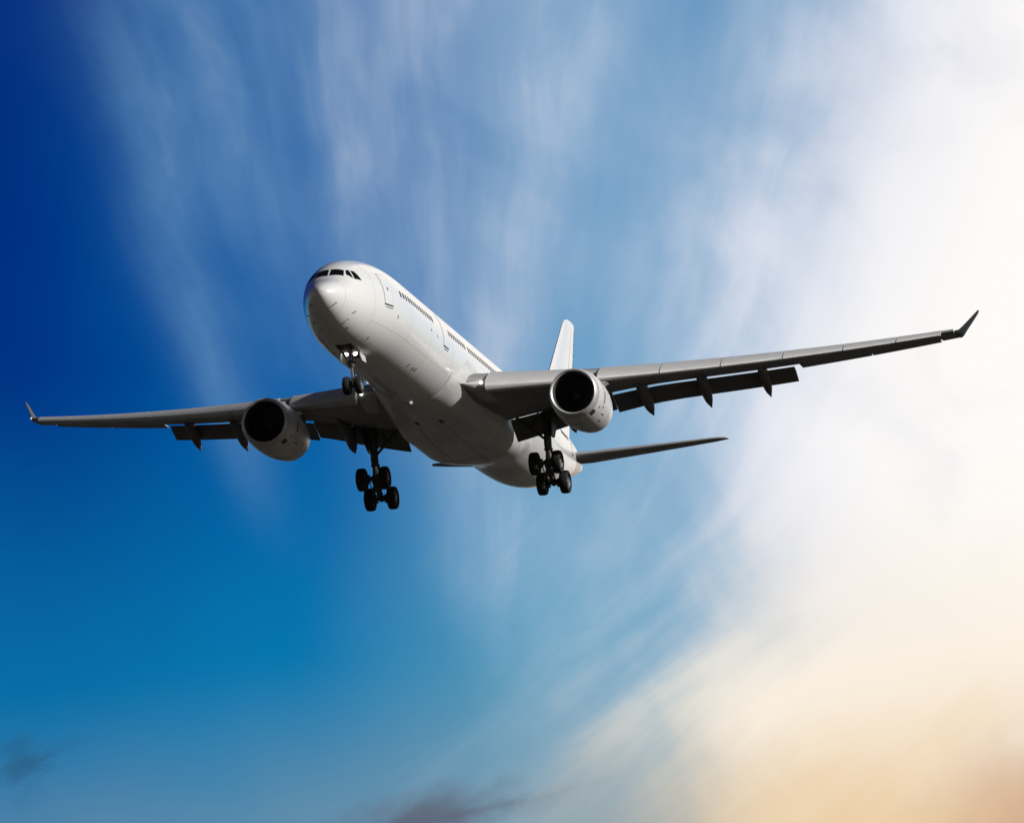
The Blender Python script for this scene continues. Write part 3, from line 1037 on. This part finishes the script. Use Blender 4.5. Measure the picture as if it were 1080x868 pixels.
MGX, MGY, MGZ, TILT = 32.05, 5.34, -5.18, .46
for s_ in (-1, 1):
    piv = Vector((MGX, s_ * MGY, MGZ))
    topp = Vector((MGX - .62, s_ * (MGY + .05), -1.25))
    kn = topp.lerp(piv, .66)
    mb = MB()
    mb.tube(topp, kn, .24, .215, 18)
    mb.tube(kn + (topp - kn).normalized() * .12, kn, .265, .265, 18)
    mb.tube(topp.lerp(piv, .35), topp.lerp(piv, .40), .285, .285, 18)
    gear = mb.build('main_landing_gear', STEEL, plane)
    mb = MB()
    mb.tube(kn, piv, .13, .13, 16)
    mb.build('oleo_piston', CHROME, gear)
    # bogie beam and axles
    c_, sn = math.cos(TILT), math.sin(TILT)
    fwd_ = piv + Vector((-.99 * c_, 0, .99 * sn))
    aft_ = piv + Vector((.99 * c_, 0, -.99 * sn))
    mb = MB()
    mb.tube(fwd_ + (fwd_ - piv) * .12, aft_ + (aft_ - piv) * .12, .16, .16, 14)
    mb.tube(piv + Vector((0, -.24, 0)), piv + Vector((0, .24, 0)), .2, .2, 14)
    for p in (fwd_, aft_):
        mb.tube(p + Vector((0, -.68, 0)), p + Vector((0, .68, 0)), .10, .10, 12)
        for sg in (-1, 1):
            mb.tube(p + Vector((0, sg * .22, 0)), p + Vector((0, sg * .46, 0)), .27, .27, 18)     # brake packs
    for sg in (-1, 1):
        mb.tube(fwd_ + Vector((0, sg * .25, -.2)), aft_ + Vector((0, sg * .25, -.2)), .035, .035, 8)
    mb.build('bogie_beam', STEEL, gear)
    for p in (fwd_, aft_):
        for sg in (-1, 1):
            wheel('wheel', p + Vector((0, sg * .70, 0)), .70, .54, gear)
    # torque links, pitch trimmer, side stay, hoses
    mb = MB()
    elbow = kn.lerp(piv, .5) + Vector((.62, 0, .05))
    for sg in (-1, 1):
        mb.tube(kn + Vector((.2, sg * .16, .1)), elbow + Vector((0, sg * .04, 0)), .055, .04, 8)
        mb.tube(elbow + Vector((0, sg * .04, 0)), piv + Vector((.15, sg * .16, .18)), .04, .055, 8)
    mb.build('torque_link', STEEL, gear)
    mb = MB()
    mb.tube(topp.lerp(piv, .42) + Vector((-.2, 0, 0)), fwd_ + Vector((.1, 0, .12)), .06, .06, 10)
    mb.tube(topp.lerp(piv, .42) + Vector((-.2, 0, 0)), topp.lerp(piv, .62) + Vector((-.28, 0, 0)), .09, .09, 10)
    mb.build('pitch_trimmer', STEEL, gear)
    mb = MB()
    a, b = topp.lerp(piv, .52), Vector((MGX - 1.0, s_ * 3.55, -1.75))
    mb.tube(a, b, .085, .085, 10)
    m_ = a.lerp(b, .5)
    mb.tube(m_, Vector((MGX - .5, s_ * 4.9, -1.5)), .05, .05, 8)
    mb.build('side_stay', STEEL, gear)
    mb = MB()
    for (dx, dy) in ((-.26, .1), (.24, -.12)):
        pts = [topp.lerp(piv, t) + Vector((dx + .10 * math.sin(9 * t), dy + .05 * math.cos(11 * t), 0)) for t in [i / 14 * .98 for i in range(4, 15)]]
        for a, b in zip(pts, pts[1:]): mb.tube(a, b, .022, .022, 6)
    mb.build('hydraulic_hose', RUBBER, gear)
    # leg door on the outboard side, hanging from the leg
    mb = MB()
    dn = piv - topp
    la = []
    for u, v, w in ((-.62, .0, .95), (.55, .0, .95), (.55, .30, .62), (.40, .46, .40), (-.30, .46, .38), (-.62, .32, .60)):
        la.append(topp + dn * v + Vector((u, s_ * w * .62, 0)))
    lb = [p + Vector((.03, s_ * .09, .02)) for p in la]
    mb.loft([la, lb])
    for v in (.16, .36):
        mb.tube(topp + dn * v, topp + dn * v + Vector((0, s_ * (.62 - v) * .75, 0)), .05, .05, 8)
    mb.build('gear_door', STEEL, gear)
    mb = MB()
    mb.box(topp + dn * .12 + Vector((.1, s_ * .18, 0)), (.7, .55, 1.0), None)
    mb.build('gear_mount', STEEL, gear, bevel=.05)

# nose gear
NGX, NGZ = 6.67, -4.58
topn = Vector((6.35, 0, -2.45))
axn = Vector((NGX, 0, NGZ))
kn = topn.lerp(axn, .52)
mb = MB()
mb.tube(topn, kn, .15, .14, 16)
mb.tube(topn.lerp(axn, .44), topn.lerp(axn, .50), .19, .19, 16)
mb.tube(kn + Vector((-.03, -.30, .26)), kn + Vector((-.03, .30, .26)), .05, .05, 10)
ng = mb.build('nose_landing_gear', STEEL, plane)
mb = MB()
mb.tube(kn, axn, .085, .085, 14)
mb.build('oleo_piston', CHROME, ng)
mb = MB()
mb.tube(axn + Vector((0, -.40, 0)), axn + Vector((0, .40, 0)), .08, .08, 12)
mb.tube(axn + Vector((0, -.1, 0)), axn + Vector((0, .1, 0)), .13, .13, 12)
mb.build('axle', STEEL, ng)
for sg in (-1, 1): wheel('wheel', axn + Vector((0, sg * .36, 0)), .53, .38, ng)
mb = MB()
elbow = kn.lerp(axn, .45) + Vector((.42, 0, 0))
for sg in (-1, 1):
    mb.tube(kn + Vector((.12, sg * .1, .1)), elbow + Vector((0, sg * .03, 0)), .035, .03, 8)
    mb.tube(elbow + Vector((0, sg * .03, 0)), axn + Vector((.1, sg * .1, .12)), .03, .035, 8)
mb.build('torque_link', STEEL, ng)
mb = MB()
for sg in (-1, 1):
    mb.tube(topn.lerp(axn, .40) + Vector((0, sg * .1, 0)), Vector((4.95, sg * .42, -2.45)), .05, .05, 8)
mb.build('drag_stay', STEEL, ng)
for sg in (-1, 1):
    for (dz, r, m) in ((.42, .13, LAMP),):
        mb = MB()
        c = topn.lerp(axn, .30) + Vector((-.16, sg * .27, dz - .14))
        mb.lathe(c, (-1, 0, -.08), [(-.12, .05), (-.10, r), (0, r * 1.06), (.02, r), (.03, r * .6), (.035, 0)], n=16, caps=(True, False))
        mb.build('taxi_light', m, ng)
# bay doors standing open each side of the leg, and a dark patch painted for the bay's shade
for sg in (-1, 1):
    mb = MB()
    pts = []
    for (x, dz) in ((6.25, .02), (7.40, .05), (7.35, -.52), (6.45, -.58), (6.25, -.42)):
        pts.append(Vector((x, sg * (.52 + .16 * (-dz)), -2.66 + dz)))
    mb.loft([pts, [p + Vector((0, sg * .05, 0)) for p in pts]])
    mb.build('bay_door', WHITE, ng)
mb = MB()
skin_patch(mb, [(4.7, 168.0), (7.5, 168.0), (7.5, 192.0), (4.7, 192.0)], off=.008, n=10, m=8)  # flat patch on the skin; shade of the open bay put into its colour
mb.build('wheel_bay_shade', DARK, ng)

# ================================================================== ground (below the picture; it lights the belly)
bm = bmesh.new()
bmesh.ops.create_circle(bm, cap_ends=True, segments=64, radius=30000)
me = bpy.data.meshes.new('ground')
bm.to_mesh(me)
bm.free()
GRASS = mat('field_grass', (0.032, 0.027, 0.018), 0.95, var=0.4, vscale=(.02, .02, .02))
me.materials.append(GRASS)
g = bpy.data.objects.new('ground', me)
C.objects.link(g)
g['kind'] = 'structure'
